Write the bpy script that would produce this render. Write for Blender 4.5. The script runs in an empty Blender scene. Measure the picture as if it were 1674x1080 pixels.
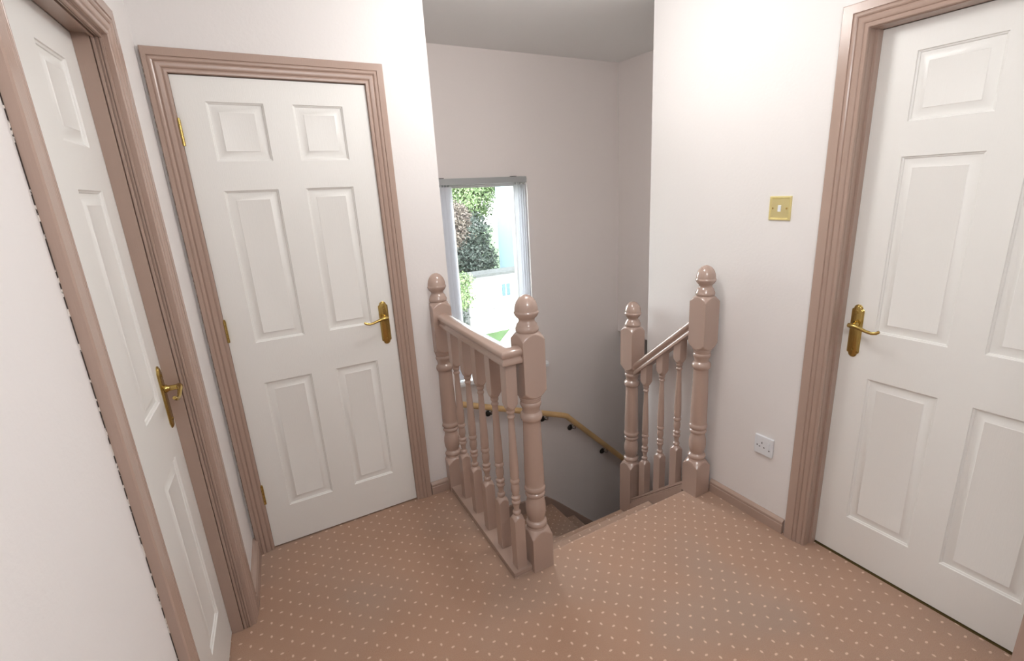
import bpy, bmesh, math, random
from mathutils import Vector, Matrix
random.seed(7)
SC = bpy.context.scene
COL = SC.collection

# ---------------------------------------------------------------- camera
def make_camera():
    yaw, pitch, roll = 0.51784, -0.28461, -0.04776
    f = Vector((math.sin(yaw)*math.cos(pitch), math.cos(yaw)*math.cos(pitch), math.sin(pitch)))
    r = Vector((math.cos(yaw), -math.sin(yaw), 0)); u = r.cross(f)
    c, s = math.cos(roll), math.sin(roll)
    r2 = c*r+s*u; u2 = -s*r+c*u
    cam = bpy.data.cameras.new('camera'); o = bpy.data.objects.new('camera', cam); COL.objects.link(o)
    m = Matrix((r2, u2, -f)).transposed().to_4x4(); m.translation = Vector((0, 0, 1.5385))
    o.matrix_world = m
    cam.sensor_fit = 'HORIZONTAL'; cam.sensor_width = 36.0
    cam.lens = 814.63*36/1674
    cam.shift_x = -30.68/1674; cam.shift_y = 9.1/1674
    cam.clip_start = 0.02; cam.clip_end = 300
    SC.camera = o
make_camera()

# ---------------------------------------------------------------- light
SC.view_settings.view_transform = 'Standard'
SC.view_settings.look = 'None'
SC.view_settings.gamma = 1
SC.view_settings.exposure = 0.17
W = bpy.data.worlds.new('sky'); SC.world = W; W.use_nodes = True
nt = W.node_tree; nt.nodes.clear()
sky = nt.nodes.new('ShaderNodeTexSky'); sky.sky_type = 'HOSEK_WILKIE'; sky.turbidity = 6.0; sky.ground_albedo = 0.4
sky.sun_direction = Vector((-0.25, -0.7, 0.66)).normalized()
hs = nt.nodes.new('ShaderNodeHueSaturation'); hs.inputs['Saturation'].default_value = 0.18
bg = nt.nodes.new('ShaderNodeBackground'); bg.inputs['Strength'].default_value = 72.0
wo = nt.nodes.new('ShaderNodeOutputWorld')
nt.links.new(sky.outputs[0], hs.inputs['Color']); nt.links.new(hs.outputs[0], bg.inputs[0]); nt.links.new(bg.outputs[0], wo.inputs[0])
sl = bpy.data.lights.new('sun', 'SUN'); sl.energy = 5.0; sl.angle = math.radians(1.0); sl.color = (1.0, 0.95, 0.88)
so = bpy.data.objects.new('sun', sl); COL.objects.link(so)
so.rotation_euler = Vector((0.25, 0.7, -0.66)).to_track_quat('-Z', 'Y').to_euler()

def area(name, loc, size, power, color, direction=(0, 0, -1), shape='DISK', sy=None, portal=False):
    l = bpy.data.lights.new(name, 'AREA'); l.energy = power; l.size = size; l.color = color; l.shape = shape
    if sy: l.size_y = sy
    if portal: l.cycles.is_portal = True
    o = bpy.data.objects.new(name, l); COL.objects.link(o); o.location = loc
    o.rotation_euler = Vector(direction).to_track_quat('-Z', 'Y').to_euler()
    return o
FILL_LAMP = Vector((0.60, 0.05, 2.05)); FILL_LAMP2 = Vector((1.08, 1.62, 2.27))
def point(name, loc, radius, power, color):
    l = bpy.data.lights.new(name, 'POINT'); l.energy = power; l.shadow_soft_size = radius; l.color = color
    o = bpy.data.objects.new(name, l); COL.objects.link(o); o.location = loc
    return o
point('added_fill_light', FILL_LAMP, 0.16, 23.0, (0.98, 0.985, 1.0))  # added fill above the frame, standing in for a soft camera flash
point('added_fill_light', FILL_LAMP2, 0.12, 17.5, (1.0, 0.985, 0.97))  # second added fill, brightens the stairwell walls
area('window_portal', (1.47, 3.24, 0.93), 0.7, 1, (1, 1, 1), (0, -1, 0), 'RECTANGLE', 1.4, True)

# ---------------------------------------------------------------- materials
def mat(name, color, rough=0.5, metal=0.0, bump=0.0, bscale=60.0, spec=0.5, var=0.0, vscale=8.0, coat=0.0):
    m = bpy.data.materials.new(name); m.use_nodes = True
    t = m.node_tree; b = t.nodes['Principled BSDF']
    b.inputs['Base Color'].default_value = (*color, 1); b.inputs['Roughness'].default_value = rough
    b.inputs['Metallic'].default_value = metal; b.inputs['Specular IOR Level'].default_value = spec
    b.inputs['Coat Weight'].default_value = coat
    tc = t.nodes.new('ShaderNodeTexCoord')
    if var > 0:
        n = t.nodes.new('ShaderNodeTexNoise'); n.inputs['Scale'].default_value = vscale; n.inputs['Detail'].default_value = 4
        mr = t.nodes.new('ShaderNodeMapRange'); mr.inputs[1].default_value = 0.3; mr.inputs[2].default_value = 0.7
        mr.inputs[3].default_value = 1-var; mr.inputs[4].default_value = 1+var
        mx = t.nodes.new('ShaderNodeMix'); mx.data_type = 'RGBA'; mx.blend_type = 'MULTIPLY'; mx.inputs[0].default_value = 1
        mx.inputs[6].default_value = (*color, 1)
        t.links.new(tc.outputs['Object'], n.inputs['Vector']); t.links.new(n.outputs[0], mr.inputs[0])
        t.links.new(mr.outputs[0], mx.inputs[7]); t.links.new(mx.outputs[2], b.inputs['Base Color'])
    if bump > 0:
        n = t.nodes.new('ShaderNodeTexNoise'); n.inputs['Scale'].default_value = bscale; n.inputs['Detail'].default_value = 5
        bp = t.nodes.new('ShaderNodeBump'); bp.inputs['Strength'].default_value = bump; bp.inputs['Distance'].default_value = 0.002
        t.links.new(tc.outputs['Object'], n.inputs['Vector']); t.links.new(n.outputs[0], bp.inputs['Height']); t.links.new(bp.outputs[0], b.inputs['Normal'])
    return m

def grain_mat(name, color, rough, strength, stretch=(60, 60, 4)):
    m = mat(name, color, rough); t = m.node_tree; b = t.nodes['Principled BSDF']
    tc = t.nodes.new('ShaderNodeTexCoord'); mp = t.nodes.new('ShaderNodeMapping'); mp.inputs['Scale'].default_value = stretch
    n = t.nodes.new('ShaderNodeTexNoise'); n.inputs['Scale'].default_value = 6; n.inputs['Detail'].default_value = 5
    bp = t.nodes.new('ShaderNodeBump'); bp.inputs['Strength'].default_value = strength; bp.inputs['Distance'].default_value = 0.001
    t.links.new(tc.outputs['Object'], mp.inputs[0]); t.links.new(mp.outputs[0], n.inputs['Vector'])
    t.links.new(n.outputs[0], bp.inputs['Height']); t.links.new(bp.outputs[0], b.inputs['Normal'])
    return m

M = {}
M['wall'] = mat('pale_pink_emulsion', (0.81, 0.78, 0.765), 0.6, bump=0.25, bscale=90)
M['wall_stair'] = mat('pinkish_emulsion', (0.83, 0.765, 0.735), 0.6, bump=0.25, bscale=90)
M['ceiling'] = mat('white_ceiling_paint', (0.88, 0.875, 0.86), 0.8)
M['trim'] = grain_mat('mushroom_pink_gloss_paint', (0.43, 0.31, 0.255), 0.24, 0.3)
M['newel'] = mat('mushroom_pink_gloss_paint_turned', (0.45, 0.325, 0.27), 0.18, spec=0.9)
M['door'] = grain_mat('white_satin_door_paint', (0.84, 0.83, 0.80), 0.35, 0.35)
M['brass'] = mat('polished_brass', (0.50, 0.36, 0.12), 0.22, 1.0)
M['brass_pale'] = mat('pale_polished_brass', (0.90, 0.80, 0.42), 0.34, 1.0)
M['white_plastic'] = mat('white_plastic', (0.78, 0.80, 0.83), 0.3)
M['dark'] = mat('dark_slot', (0.015, 0.015, 0.015), 0.7)
M['steel'] = mat('chrome', (0.75, 0.75, 0.75), 0.12, 1.0)
M['dark_metal'] = mat('dark_bronze_cap', (0.05, 0.045, 0.04), 0.3, 0.6)
M['pine'] = mat('varnished_pine', (0.70, 0.46, 0.22), 0.3, var=0.12, vscale=5)
M['upvc'] = mat('white_upvc', (0.88, 0.88, 0.88), 0.25)
M['headrail'] = mat('grey_aluminium_headrail', (0.42, 0.43, 0.43), 0.45, 0.3)
M['shed_trim'] = mat('grey_painted_timber', (0.07, 0.07, 0.07), 0.7)
M['olive'] = mat('tarnished_brass_strip', (0.13, 0.09, 0.03), 0.45, 0.5)

def carpet():
    m = bpy.data.materials.new('dotted_rose_carpet'); m.use_nodes = True; t = m.node_tree; b = t.nodes['Principled BSDF']
    L = t.links.new
    def mt(op, a, c=None, d=None):
        n = t.nodes.new('ShaderNodeMath'); n.operation = op
        for i, v in enumerate((a, c, d)):
            if v is None: continue
            if isinstance(v, (int, float)): n.inputs[i].default_value = v
            else: L(v, n.inputs[i])
        return n.outputs[0]
    tc = t.nodes.new('ShaderNodeTexCoord'); sp = t.nodes.new('ShaderNodeSeparateXYZ'); L(tc.outputs['Object'], sp.inputs[0])
    X = sp.outputs[0]; Y = mt('SUBTRACT', sp.outputs[1], sp.outputs[2])
    su, sv = 0.0517, 0.0453
    u = mt('ADD', mt('MULTIPLY', mt('ADD', X, Y), 0.70711/su), 0.25); v = mt('ADD', mt('MULTIPLY', mt('SUBTRACT', X, Y), 0.70711/sv), 0.58)
    fu = mt('SUBTRACT', mt('FRACT', u), 0.5); fv = mt('SUBTRACT', mt('FRACT', v), 0.5)
    du = mt('MULTIPLY', fu, su); dv = mt('MULTIPLY', fv, sv)
    dx = mt('MULTIPLY', mt('ADD', du, dv), 0.70711); dy = mt('MULTIPLY', mt('SUBTRACT', du, dv), 0.70711)
    par = mt('FLOORED_MODULO', mt('ADD', mt('FLOOR', u), mt('FLOOR', v)), 2.0)
    rx = mt('ADD', 0.0038, mt('MULTIPLY', par, 0.0024)); ry = mt('SUBTRACT', 0.0062, mt('MULTIPLY', par, 0.0024))
    nz = t.nodes.new('ShaderNodeTexNoise'); nz.inputs['Scale'].default_value = 400; nz.inputs['Detail'].default_value = 2; L(tc.outputs['Object'], nz.inputs['Vector'])
    e = mt('ADD', mt('POWER', mt('DIVIDE', dx, rx), 2.0), mt('POWER', mt('DIVIDE', dy, ry), 2.0))
    e = mt('ADD', e, mt('MULTIPLY', mt('SUBTRACT', nz.outputs[0], 0.5), 1.6))
    mr = t.nodes.new('ShaderNodeMapRange'); L(e, mr.inputs[0]); mr.inputs[1].default_value = 1.5; mr.inputs[2].default_value = 0.6
    n1 = t.nodes.new('ShaderNodeTexNoise'); n1.inputs['Scale'].default_value = 3.0; n1.inputs['Detail'].default_value = 3; L(tc.outputs['Object'], n1.inputs['Vector'])
    n2 = t.nodes.new('ShaderNodeTexNoise'); n2.inputs['Scale'].default_value = 420; n2.inputs['Detail'].default_value = 3; L(tc.outputs['Object'], n2.inputs['Vector'])
    n3 = t.nodes.new('ShaderNodeTexNoise'); n3.inputs['Scale'].default_value = 1.6; n3.inputs['Detail'].default_value = 2; L(tc.outputs['Object'], n3.inputs['Vector'])
    f = mt('ADD', mt('MULTIPLY', n1.outputs[0], 0.40), mt('ADD', 0.05, mt('MULTIPLY', mt('ADD', 0.5, mt('MULTIPLY', mt('SUBTRACT', n2.outputs[0], 0.5), 2.2)), 0.55)))
    cr = t.nodes.new('ShaderNodeMix'); cr.data_type = 'RGBA'; L(f, cr.inputs[0])
    cr.inputs[6].default_value = (0.32, 0.185, 0.12, 1); cr.inputs[7].default_value = (0.60, 0.37, 0.255, 1)
    c2 = t.nodes.new('ShaderNodeMix'); c2.data_type = 'RGBA'; L(mr.outputs[0], c2.inputs[0]); 
    w0 = t.nodes.new('ShaderNodeMapRange'); L(n3.outputs[0], w0.inputs[0]); w0.inputs[1].default_value = 0.46; w0.inputs[2].default_value = 0.66; w0.inputs[4].default_value = 0.45
    cw = t.nodes.new('ShaderNodeMix'); cw.data_type = 'RGBA'; L(w0.outputs[0], cw.inputs[0]); L(cr.outputs[2], cw.inputs[6]); cw.inputs[7].default_value = (0.40, 0.31, 0.255, 1)
    L(cw.outputs[2], c2.inputs[6]); c2.inputs[7].default_value = (0.76, 0.56, 0.44, 1)
    L(c2.outputs[2], b.inputs['Base Color']); b.inputs['Roughness'].default_value = 0.95; b.inputs['Specular IOR Level'].default_value = 0.1
    b.inputs['Sheen Weight'].default_value = 0.25; b.inputs['Sheen Roughness'].default_value = 0.5
    bp = t.nodes.new('ShaderNodeBump'); bp.inputs['Strength'].default_value = 0.9; bp.inputs['Distance'].default_value = 0.004
    L(n2.outputs[0], bp.inputs['Height']); L(bp.outputs[0], b.inputs['Normal'])
    return m
M['carpet'] = carpet()

def glass():
    m = bpy.data.materials.new('window_glass'); m.use_nodes = True; t = m.node_tree; t.nodes.clear()
    o = t.nodes.new('ShaderNodeOutputMaterial'); tr = t.nodes.new('ShaderNodeBsdfTransparent'); gl = t.nodes.new('ShaderNodeBsdfGlossy')
    gl.inputs['Roughness'].default_value = 0.02; fr = t.nodes.new('ShaderNodeFresnel'); fr.inputs[0].default_value = 1.45
    mx = t.nodes.new('ShaderNodeMixShader'); t.links.new(fr.outputs[0], mx.inputs[0]); t.links.new(tr.outputs[0], mx.inputs[1]); t.links.new(gl.outputs[0], mx.inputs[2])
    tr.inputs[0].default_value = (0.95, 0.97, 0.96, 1); t.links.new(mx.outputs[0], o.inputs[0])
    return m
M['glass'] = glass()
def slat_mat():
    m = bpy.data.materials.new('white_blind_fabric'); m.use_nodes = True; t = m.node_tree; t.nodes.clear()
    o = t.nodes.new('ShaderNodeOutputMaterial'); d = t.nodes.new('ShaderNodeBsdfDiffuse'); tl = t.nodes.new('ShaderNodeBsdfTranslucent')
    d.inputs[0].default_value = (0.93, 0.93, 0.94, 1); tl.inputs[0].default_value = (0.95, 0.95, 0.97, 1)
    mx = t.nodes.new('ShaderNodeMixShader'); mx.inputs[0].default_value = 0.65
    t.links.new(d.outputs[0], mx.inputs[1]); t.links.new(tl.outputs[0], mx.inputs[2]); t.links.new(mx.outputs[0], o.inputs[0])
    return m
M['slat'] = slat_mat()
def gap_mat():
    m = mat('dark_crack_with_plaster_chips', (0.03, 0.025, 0.02), 0.9); t = m.node_tree; b = t.nodes['Principled BSDF']
    tc = t.nodes.new('ShaderNodeTexCoord'); n = t.nodes.new('ShaderNodeTexNoise'); n.inputs['Scale'].default_value = 55; n.inputs['Detail'].default_value = 3
    cr = t.nodes.new('ShaderNodeValToRGB'); cr.color_ramp.elements[0].position = 0.52; cr.color_ramp.elements[0].color = (0.05, 0.035, 0.03, 1)
    cr.color_ramp.elements[1].position = 0.55; cr.color_ramp.elements[1].color = (0.8, 0.74, 0.68, 1)
    t.links.new(tc.outputs['Object'], n.inputs['Vector']); t.links.new(n.outputs[0], cr.inputs[0]); t.links.new(cr.outputs[0], b.inputs['Base Color'])
    return m
M['gap'] = gap_mat()
M['lamp_glass'] = mat('opal_glass', (0.9, 0.88, 0.84), 0.3)
_b = M['lamp_glass'].node_tree.nodes['Principled BSDF']; _b.inputs['Emission Color'].default_value = (1, 0.95, 0.9, 1); _b.inputs['Emission Strength'].default_value = 3.0

# ---------------------------------------------------------------- helpers
def obj(name, bm, m, parent=None, loc=(0, 0, 0), smooth=None, rot=None):
    me = bpy.data.meshes.new(name); bmesh.ops.recalc_face_normals(bm, faces=bm.faces[:]); bm.to_mesh(me); bm.free()
    if isinstance(m, (list, tuple)):
        for x in m: me.materials.append(x)
    else: me.materials.append(m)
    if smooth is not None:
        for p in me.polygons: p.use_smooth = True
        me.set_sharp_from_angle(angle=math.radians(smooth))
    o = bpy.data.objects.new(name, me); COL.objects.link(o); o.location = loc
    if rot: o.rotation_euler = rot
    if parent: o.parent = parent
    return o
def empty(name, loc=(0, 0, 0), rz=0.0):
    o = bpy.data.objects.new(name, None); COL.objects.link(o); o.location = loc; o.rotation_euler = (0, 0, rz); o.empty_display_size = 0.05
    return o
def tag(o, label=None, cat=None, group=None, kind=None):
    if label: o['label'] = label
    if cat: o['category'] = cat
    if group: o['group'] = group
    if kind: o['kind'] = kind
    return o
def box(bm, x0, x1, y0, y1, z0, z1, mi=0, bevel=0.0):
    vs = [bm.verts.new(p) for p in ((x0, y0, z0), (x1, y0, z0), (x1, y1, z0), (x0, y1, z0), (x0, y0, z1), (x1, y0, z1), (x1, y1, z1), (x0, y1, z1))]
    fs = []
    for q in ((0, 3, 2, 1), (4, 5, 6, 7), (0, 1, 5, 4), (1, 2, 6, 5), (2, 3, 7, 6), (3, 0, 4, 7)):
        f = bm.faces.new([vs[i] for i in q]); f.material_index = mi; fs.append(f)
    if bevel > 0:
        es = list({e for f in fs for e in f.edges})
        bmesh.ops.bevel(bm, geom=es, offset=bevel, segments=2, profile=0.7, affect='EDGES')
def boxes(*L, bevel=0.0):
    bm = bmesh.new()
    for b in L: box(bm, *b, bevel=bevel)
    return bm
def prism(bm, poly, a0, a1, axis='z'):
    def P(p, a): return {'z': (p[0], p[1], a), 'y': (p[0], a, p[1]), 'x': (a, p[0], p[1])}[axis]
    A = [bm.verts.new(P(p, a0)) for p in poly]; B = [bm.verts.new(P(p, a1)) for p in poly]
    bm.faces.new(A); bm.faces.new(B[::-1]); n = len(poly)
    for i in range(n): bm.faces.new((A[i], B[i], B[(i+1) % n], A[(i+1) % n]))
def tube(bm, pts, r, seg=12, cap=True, rads=None):
    rings = []
    n = len(pts); P = [Vector(p) for p in pts]; prev = None
    for i in range(n):
        d = (P[min(i+1, n-1)]-P[max(i-1, 0)]).normalized()
        if prev is None:
            a = d.orthogonal().normalized()
        else:
            a = (prev-d*prev.dot(d)).normalized()
        prev = a; b = d.cross(a); rr = rads[i] if rads else r
        rings.append([bm.verts.new(P[i]+rr*(math.cos(t)*a+math.sin(t)*b)) for t in [2*math.pi*k/seg for k in range(seg)]])
    for i in range(n-1):
        for k in range(seg): bm.faces.new((rings[i][k], rings[i][(k+1) % seg], rings[i+1][(k+1) % seg], rings[i+1][k]))
    if cap: bm.faces.new(rings[0][::-1]); bm.faces.new(rings[-1])
def lathe(bm, prof, seg=32, c=(0, 0), sq=None, sqround=1.36):
    """revolve (z, r); where sq is given the radius is capped by a square of half width sq"""
    rings = []
    for z, r in prof:
        ring = []
        for k in range(seg):
            t = 2*math.pi*k/seg+math.pi/4
            rr = r
            if sq: rr = min(r, sq/max(abs(math.cos(t)), abs(math.sin(t))), sq*sqround)
            ring.append(bm.verts.new((c[0]+rr*math.cos(t), c[1]+rr*math.sin(t), z)))
        rings.append(ring)
    for i in range(len(rings)-1):
        for k in range(seg): bm.faces.new((rings[i][k], rings[i][(k+1) % seg], rings[i+1][(k+1) % seg], rings[i+1][k]))
    bm.faces.new(rings[0][::-1]); bm.faces.new(rings[-1])
def sweep(bm, sect, path, ups=None, closed_sect=True):
    """sweep a section (side, up) along a polyline in plan with mitres; side = right of travel, up = world z"""
    P = [Vector(p) for p in path]; n = len(P); rings = []
    for i in range(n):
        d0 = (P[i]-P[i-1]) if i > 0 else None; d1 = (P[i+1]-P[i]) if i < n-1 else None
        def side(d):
            s = Vector((d.y, -d.x, 0)); return s.normalized()
        if d0 is None: s = side(d1); k = 1
        elif d1 is None: s = side(d0); k = 1
        else:
            s0, s1 = side(d0), side(d1); s = (s0+s1).normalized(); k = 1/max(0.2, s.dot(s0))
        rings.append([bm.verts.new(P[i]+s*k*a+Vector((0, 0, b))) for a, b in sect])
    m = len(sect)
    for i in range(n-1):
        for j in range(m): bm.faces.new((rings[i][j], rings[i][(j+1) % m], rings[i+1][(j+1) % m], rings[i+1][j]))
    bm.faces.new(rings[0][::-1]); bm.faces.new(rings[-1])

# ================================================================ setting
XC, YB, YW, XD, ZC = 1.897, 2.316, 3.148, 2.64, 2.40
LOW = -2.75
ANG = math.atan(0.068)
AX, AY = -0.178, 2.316     # corner of left wall and back wall

def st(name, bm, m, label, cat, parent=None, smooth=None):
    o = obj(name, bm, m, parent, smooth=smooth)
    if parent is None: tag(o, label, cat, kind='structure')
    return o

D3_Y1, D3_W = 1.010, 0.784
D3_Y0 = D3_Y1-D3_W
# --- floor with rounded nosing at the stair edge
bm = bmesh.new()
box(bm, -0.60, 0.866, -1.85, 2.36, -0.22, 0); box(bm, 1.90, XC+.11, D3_Y0, D3_Y1, -0.22, 0)
nose = [(-1.85, -0.22), (-1.85, 0)] + [(1.580+0.02*math.sin(a), -0.02+0.02*math.cos(a)) for a in [i*math.pi/10 for i in range(11)]] + [(1.575, -0.045), (1.575, -0.22)]
prism(bm, nose, 0.866, 1.90, 'x')
st('floor', bm, M['carpet'], 'rose brown carpet with small cream dots covering the upstairs landing', 'carpet', smooth=40)

# --- ceiling
st('ceiling', boxes((-0.9, 4.4, -1.95, 3.45, ZC, ZC+0.12)), M['ceiling'], 'plain white ceiling above the stairwell and landing', 'ceiling')

# --- left wall (slightly out of square), local frame: s = distance from corner toward camera, n = room side
def left_frame():
    return empty_left
D1_R, D1_W, D1_H = 0.4395, 0.706, 1.995     # door 1 opening: start s, width, height
# local coords: x = s , y = -n (into wall)  -> we build in a frame rotated so +x runs toward the camera
LROT = math.pi*1.5 - ANG   # direction of +x local = (-sin ANG, -cos ANG)
def lw(bm_list, name, m, label=None, cat=None, parent=None, smooth=None):
    pass
bm = bmesh.new()
# y local positive = left-hand normal of travel; travelling toward -Y, left-hand is +X (room). so wall is y<0
s0, s1 = D1_R, D1_R+D1_W
box(bm, 0.0, s0, -0.16, 0, -0.25, ZC); box(bm, s1, 4.15, -0.16, 0, -0.25, ZC); box(bm, s0, s1, -0.16, 0, D1_H, ZC); box(bm, s0, s1, -0.16, -0.115, -0.25, D1_H)
wl = obj('wall_left', bm, M['wall'], None, (AX, AY, 0), rot=(0, 0, LROT))
tag(wl, 'pale pink painted wall at the left edge, around the narrow foreshortened door', 'wall', kind='structure')

# --- back wall with door 2
D2_A, D2_W = -0.1035, 0.685
bm = bmesh.new()
box(bm, -0.60, D2_A, YB, YB+0.12, -0.25, ZC); box(bm, D2_A+D2_W, 0.866, YB, YB+0.12, -0.25, ZC); box(bm, D2_A, D2_A+D2_W, YB, YB+0.12, D1_H, ZC); box(bm, D2_A, D2_A+D2_W, YB+0.05, YB+0.12, -0.25, D1_H)
st('wall_back', bm, M['wall'], 'pale painted wall facing the camera, around the six-panel door with a brass handle', 'wall')

# --- stairwell left wall
st('wall_stair_left', boxes((0.766, 0.866, YB+0.12, YW, LOW, ZC), (0.766, 0.866, 1.56, YB+0.12, LOW, -0.22)), M['wall_stair'], 'stairwell side wall beyond the back wall corner', 'wall')

st('wall_stair_front', boxes((0.766, XC, 1.42, 1.56, LOW, -0.22)), M['wall_stair'], 'wall under the landing edge behind the stairs', 'wall')
st('floor_lower', boxes((0.766, 4.3, 1.42, YW+.25, LOW-.12, LOW)), M['carpet'], 'lower hall floor at the foot of the stairs', 'floor')
# --- window wall
WX0, WX1, WZ0, WZ1 = 1.12, 1.822, 0.245, 1.625
bm = bmesh.new(); y0, y1 = YW, YW+0.25
box(bm, 0.766, WX0, y0, y1, LOW, ZC); box(bm, WX1, 4.3, y0, y1, LOW, ZC); box(bm, WX0, WX1, y0, y1, LOW, WZ0); box(bm, WX0, WX1, y0, y1, WZ1, ZC)
st('wall_window', bm, M['wall_stair'], 'pinkish stairwell wall with the small window and wooden handrail', 'wall')

# --- right wall with door 3
D3_Y1, D3_W = 1.010, 0.784
D3_Y0 = D3_Y1-D3_W
bm = bmesh.new()
box(bm, XC, XC+0.13, D3_Y1, 2.005, LOW, ZC); box(bm, XC, XC+0.13, 0.13, D3_Y0, -0.25, ZC); box(bm, XC, XC+0.13, D3_Y0, D3_Y1, D1_H, ZC); box(bm, XC+0.105, XC+0.13, D3_Y0, D3_Y1, -0.25, D1_H)
st('wall_right', bm, M['wall'], 'pale painted wall on the right with brass light switch and white socket', 'wall')
# stair return wall, bulkhead over the lower flight, far end
st('wall_stair_return', boxes((XC+0.13, 4.3, 1.88, 2.005, LOW, ZC)), M['wall_stair'], 'wall on the near side of the lower stair flight', 'wall')
st('wall_stair_right', boxes((XD, 4.3, 2.005, YW, 0.368, ZC)), M['wall_stair'], 'pinkish stairwell bulkhead wall right of the window wall, cut off above the lower flight', 'wall')
st('wall_stair_end', boxes((4.2, 4.3, 2.005, YW, LOW, 0.368)), M['wall_stair'], 'wall at the foot of the lower stair flight', 'wall')
# behind camera and alcove
st('wall_front', boxes((-0.9, 2.03, -1.95, -1.85, -0.25, ZC)), M['wall'], 'wall behind the camera', 'wall')
st('wall_alcove', boxes((1.60, XC+0.13, -1.85, 0.13, -0.25, ZC), (1.30, 1.60, -1.85, 0.20, -0.25, ZC)), M['wall'], 'wall block right beside the camera', 'wall')
st('trim_1', boxes((1.280, 1.3, 0.12, 0.2204, 0, 2.08), (1.3, 1.39, 0.20, 0.2204, 0, 2.08), bevel=0.004), M['trim'], 'pink painted door architrave edge at the bottom right corner of the picture', 'trim')

# --- skirting
def skirt_sect(h=0.068, t=0.018):
    # (out, z)
    return [(0, 0), (t, 0), (t, h*0.62), (t-0.003, h*0.66), (t-0.003, h*0.72), (t, h*0.76), (t-0.001, h*0.86), (t-0.006, h*0.93), (t-0.012, h), (0, h)]
bm = bmesh.new(); sweep(bm, [(-a, b) for a, b in skirt_sect()], [(XC, 1.108, 0), (XC, 1.512, 0)])
# travelling +Y, right is +X, so room side is negative
st('baseboard_right', bm, M['trim'], 'pink painted skirting board under the socket, between the newel post and the right door frame', 'skirting', smooth=30)
bm = bmesh.new(); sweep(bm, [(a, b) for a, b in skirt_sect()], [(0.662, YB, 0), (0.757, YB, 0)])
st('baseboard_back', bm, M['trim'], 'short pink skirting board between the back door frame and the wall-side newel', 'skirting', smooth=30)
bm = bmesh.new(); sweep(bm, [(-a, b) for a, b in skirt_sect(0.085, 0.022)], [(0.0, 0, 0), (0.355, 0, 0)])
o = obj('baseboard_left', bm, M['trim'], None, (AX, AY, 0), 30, (0, 0, LROT)); tag(o, 'short pink skirting board in the left corner between two door frames', 'skirting', kind='structure')

# ================================================================ doors
ARCH = [(0, 0), (0, .009), (.002, .0115), (.008, .0125), (.012, .0105), (.014, .0095), (.016, .0125), (.022, .0155), (.029, .0165), (.033, .0140), (.0345, .0130), (.036, .0160), (.040, .0185), (.045, .0190), (.048, .0170), (.0495, .0165), (.051, .0200)]
def architrave(bm, x0, x1, h, wl, wr, wt, face_y=0.0, sy=-1):
    """frame around opening x0..x1,h ; sections grow out of plane y=face_y toward sy; widths left/right/top"""
    def sec(w):
        L = [(u, t) for u, t in ARCH if u < w-0.006]; L += [(w-.003, L[-1][1]), (w, L[-1][1]-.003), (w, 0)]; return L
    n = len(sec(wt)); S = {}
    for k, w in (('l', wl), ('t', wt), ('r', wr)): S[k] = sec(w)
    rings = []
    def ring(fn, sl): rings.append([bm.verts.new(fn(u, t)) for u, t in sl])
    Y = lambda t: face_y+sy*t
    ring(lambda u, t: (x0-u, Y(t), 0), S['l'])
    rings.append([bm.verts.new((x0-S['l'][i][0], Y(S['t'][i][1]), h+S['t'][i][0])) for i in range(n)])
    rings.append([bm.verts.new((x1+S['r'][i][0], Y(S['t'][i][1]), h+S['t'][i][0])) for i in range(n)])
    ring(lambda u, t: (x1+u, Y(t), 0), S['r'])
    for i in range(3):
        for j in range(n): bm.faces.new((rings[i][j], rings[i][(j+1) % n], rings[i+1][(j+1) % n], rings[i+1][j]))
    bm.faces.new(rings[0]); bm.faces.new(rings[3])

def leaf(w, h, cols, rows, t=0.035):
    """six-panel moulded door leaf: x 0..w, z 0..h, front face at y=0 (facing -y)"""
    bm = bmesh.new()
    xs = sorted({0, w, *[c for p in cols for c in p]}); zs = sorted({0, h, *[c for p in rows for c in p]})
    V = {}
    def v(x, y, z):
        k = (round(x, 5), round(y, 5), round(z, 5))
        if k not in V: V[k] = bm.verts.new(k)
        return V[k]
    for i in range(len(xs)-1):
        for j in range(len(zs)-1):
            a, b, c, d = xs[i], xs[i+1], zs[j], zs[j+1]
            if (a, b) in cols and (c, d) in rows:
                loops = []
                for off, dep in ((0, 0), (.0015, .0035), (.006, .0055), (.0075, .0085), (.013, .0095), (.034, .0030), (.0365, .0010), (.040, .0018)):
                    loops.append([v(a+off, dep, c+off), v(b-off, dep, c+off), v(b-off, dep, d-off), v(a+off, dep, d-off)])
                for k in range(len(loops)-1):
                    for m_ in range(4): bm.faces.new((loops[k][m_], loops[k][(m_+1) % 4], loops[k+1][(m_+1) % 4], loops[k+1][m_]))
                bm.faces.new(loops[-1])
            else: bm.faces.new((v(a, 0, c), v(b, 0, c), v(b, 0, d), v(a, 0, d)))
    # sides/back
    fx = [v(x, 0, 0) for x in xs]; bx = [v(0, t, 0), v(w, t, 0)]
    bm.faces.new(fx+[bx[1], bx[0]])
    ft = [v(x, 0, h) for x in xs]; tx = [v(0, t, h), v(w, t, h)]
    bm.faces.new(ft[::-1]+[tx[0], tx[1]])
    bm.faces.new([v(0, 0, z) for z in zs]+[tx[0], bx[0]]); bm.faces.new([v(w, 0, z) for z in zs][::-1]+[bx[1], tx[1]])
    bm.faces.new((bx[0], bx[1], tx[1], tx[0]))
    return bm

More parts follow.
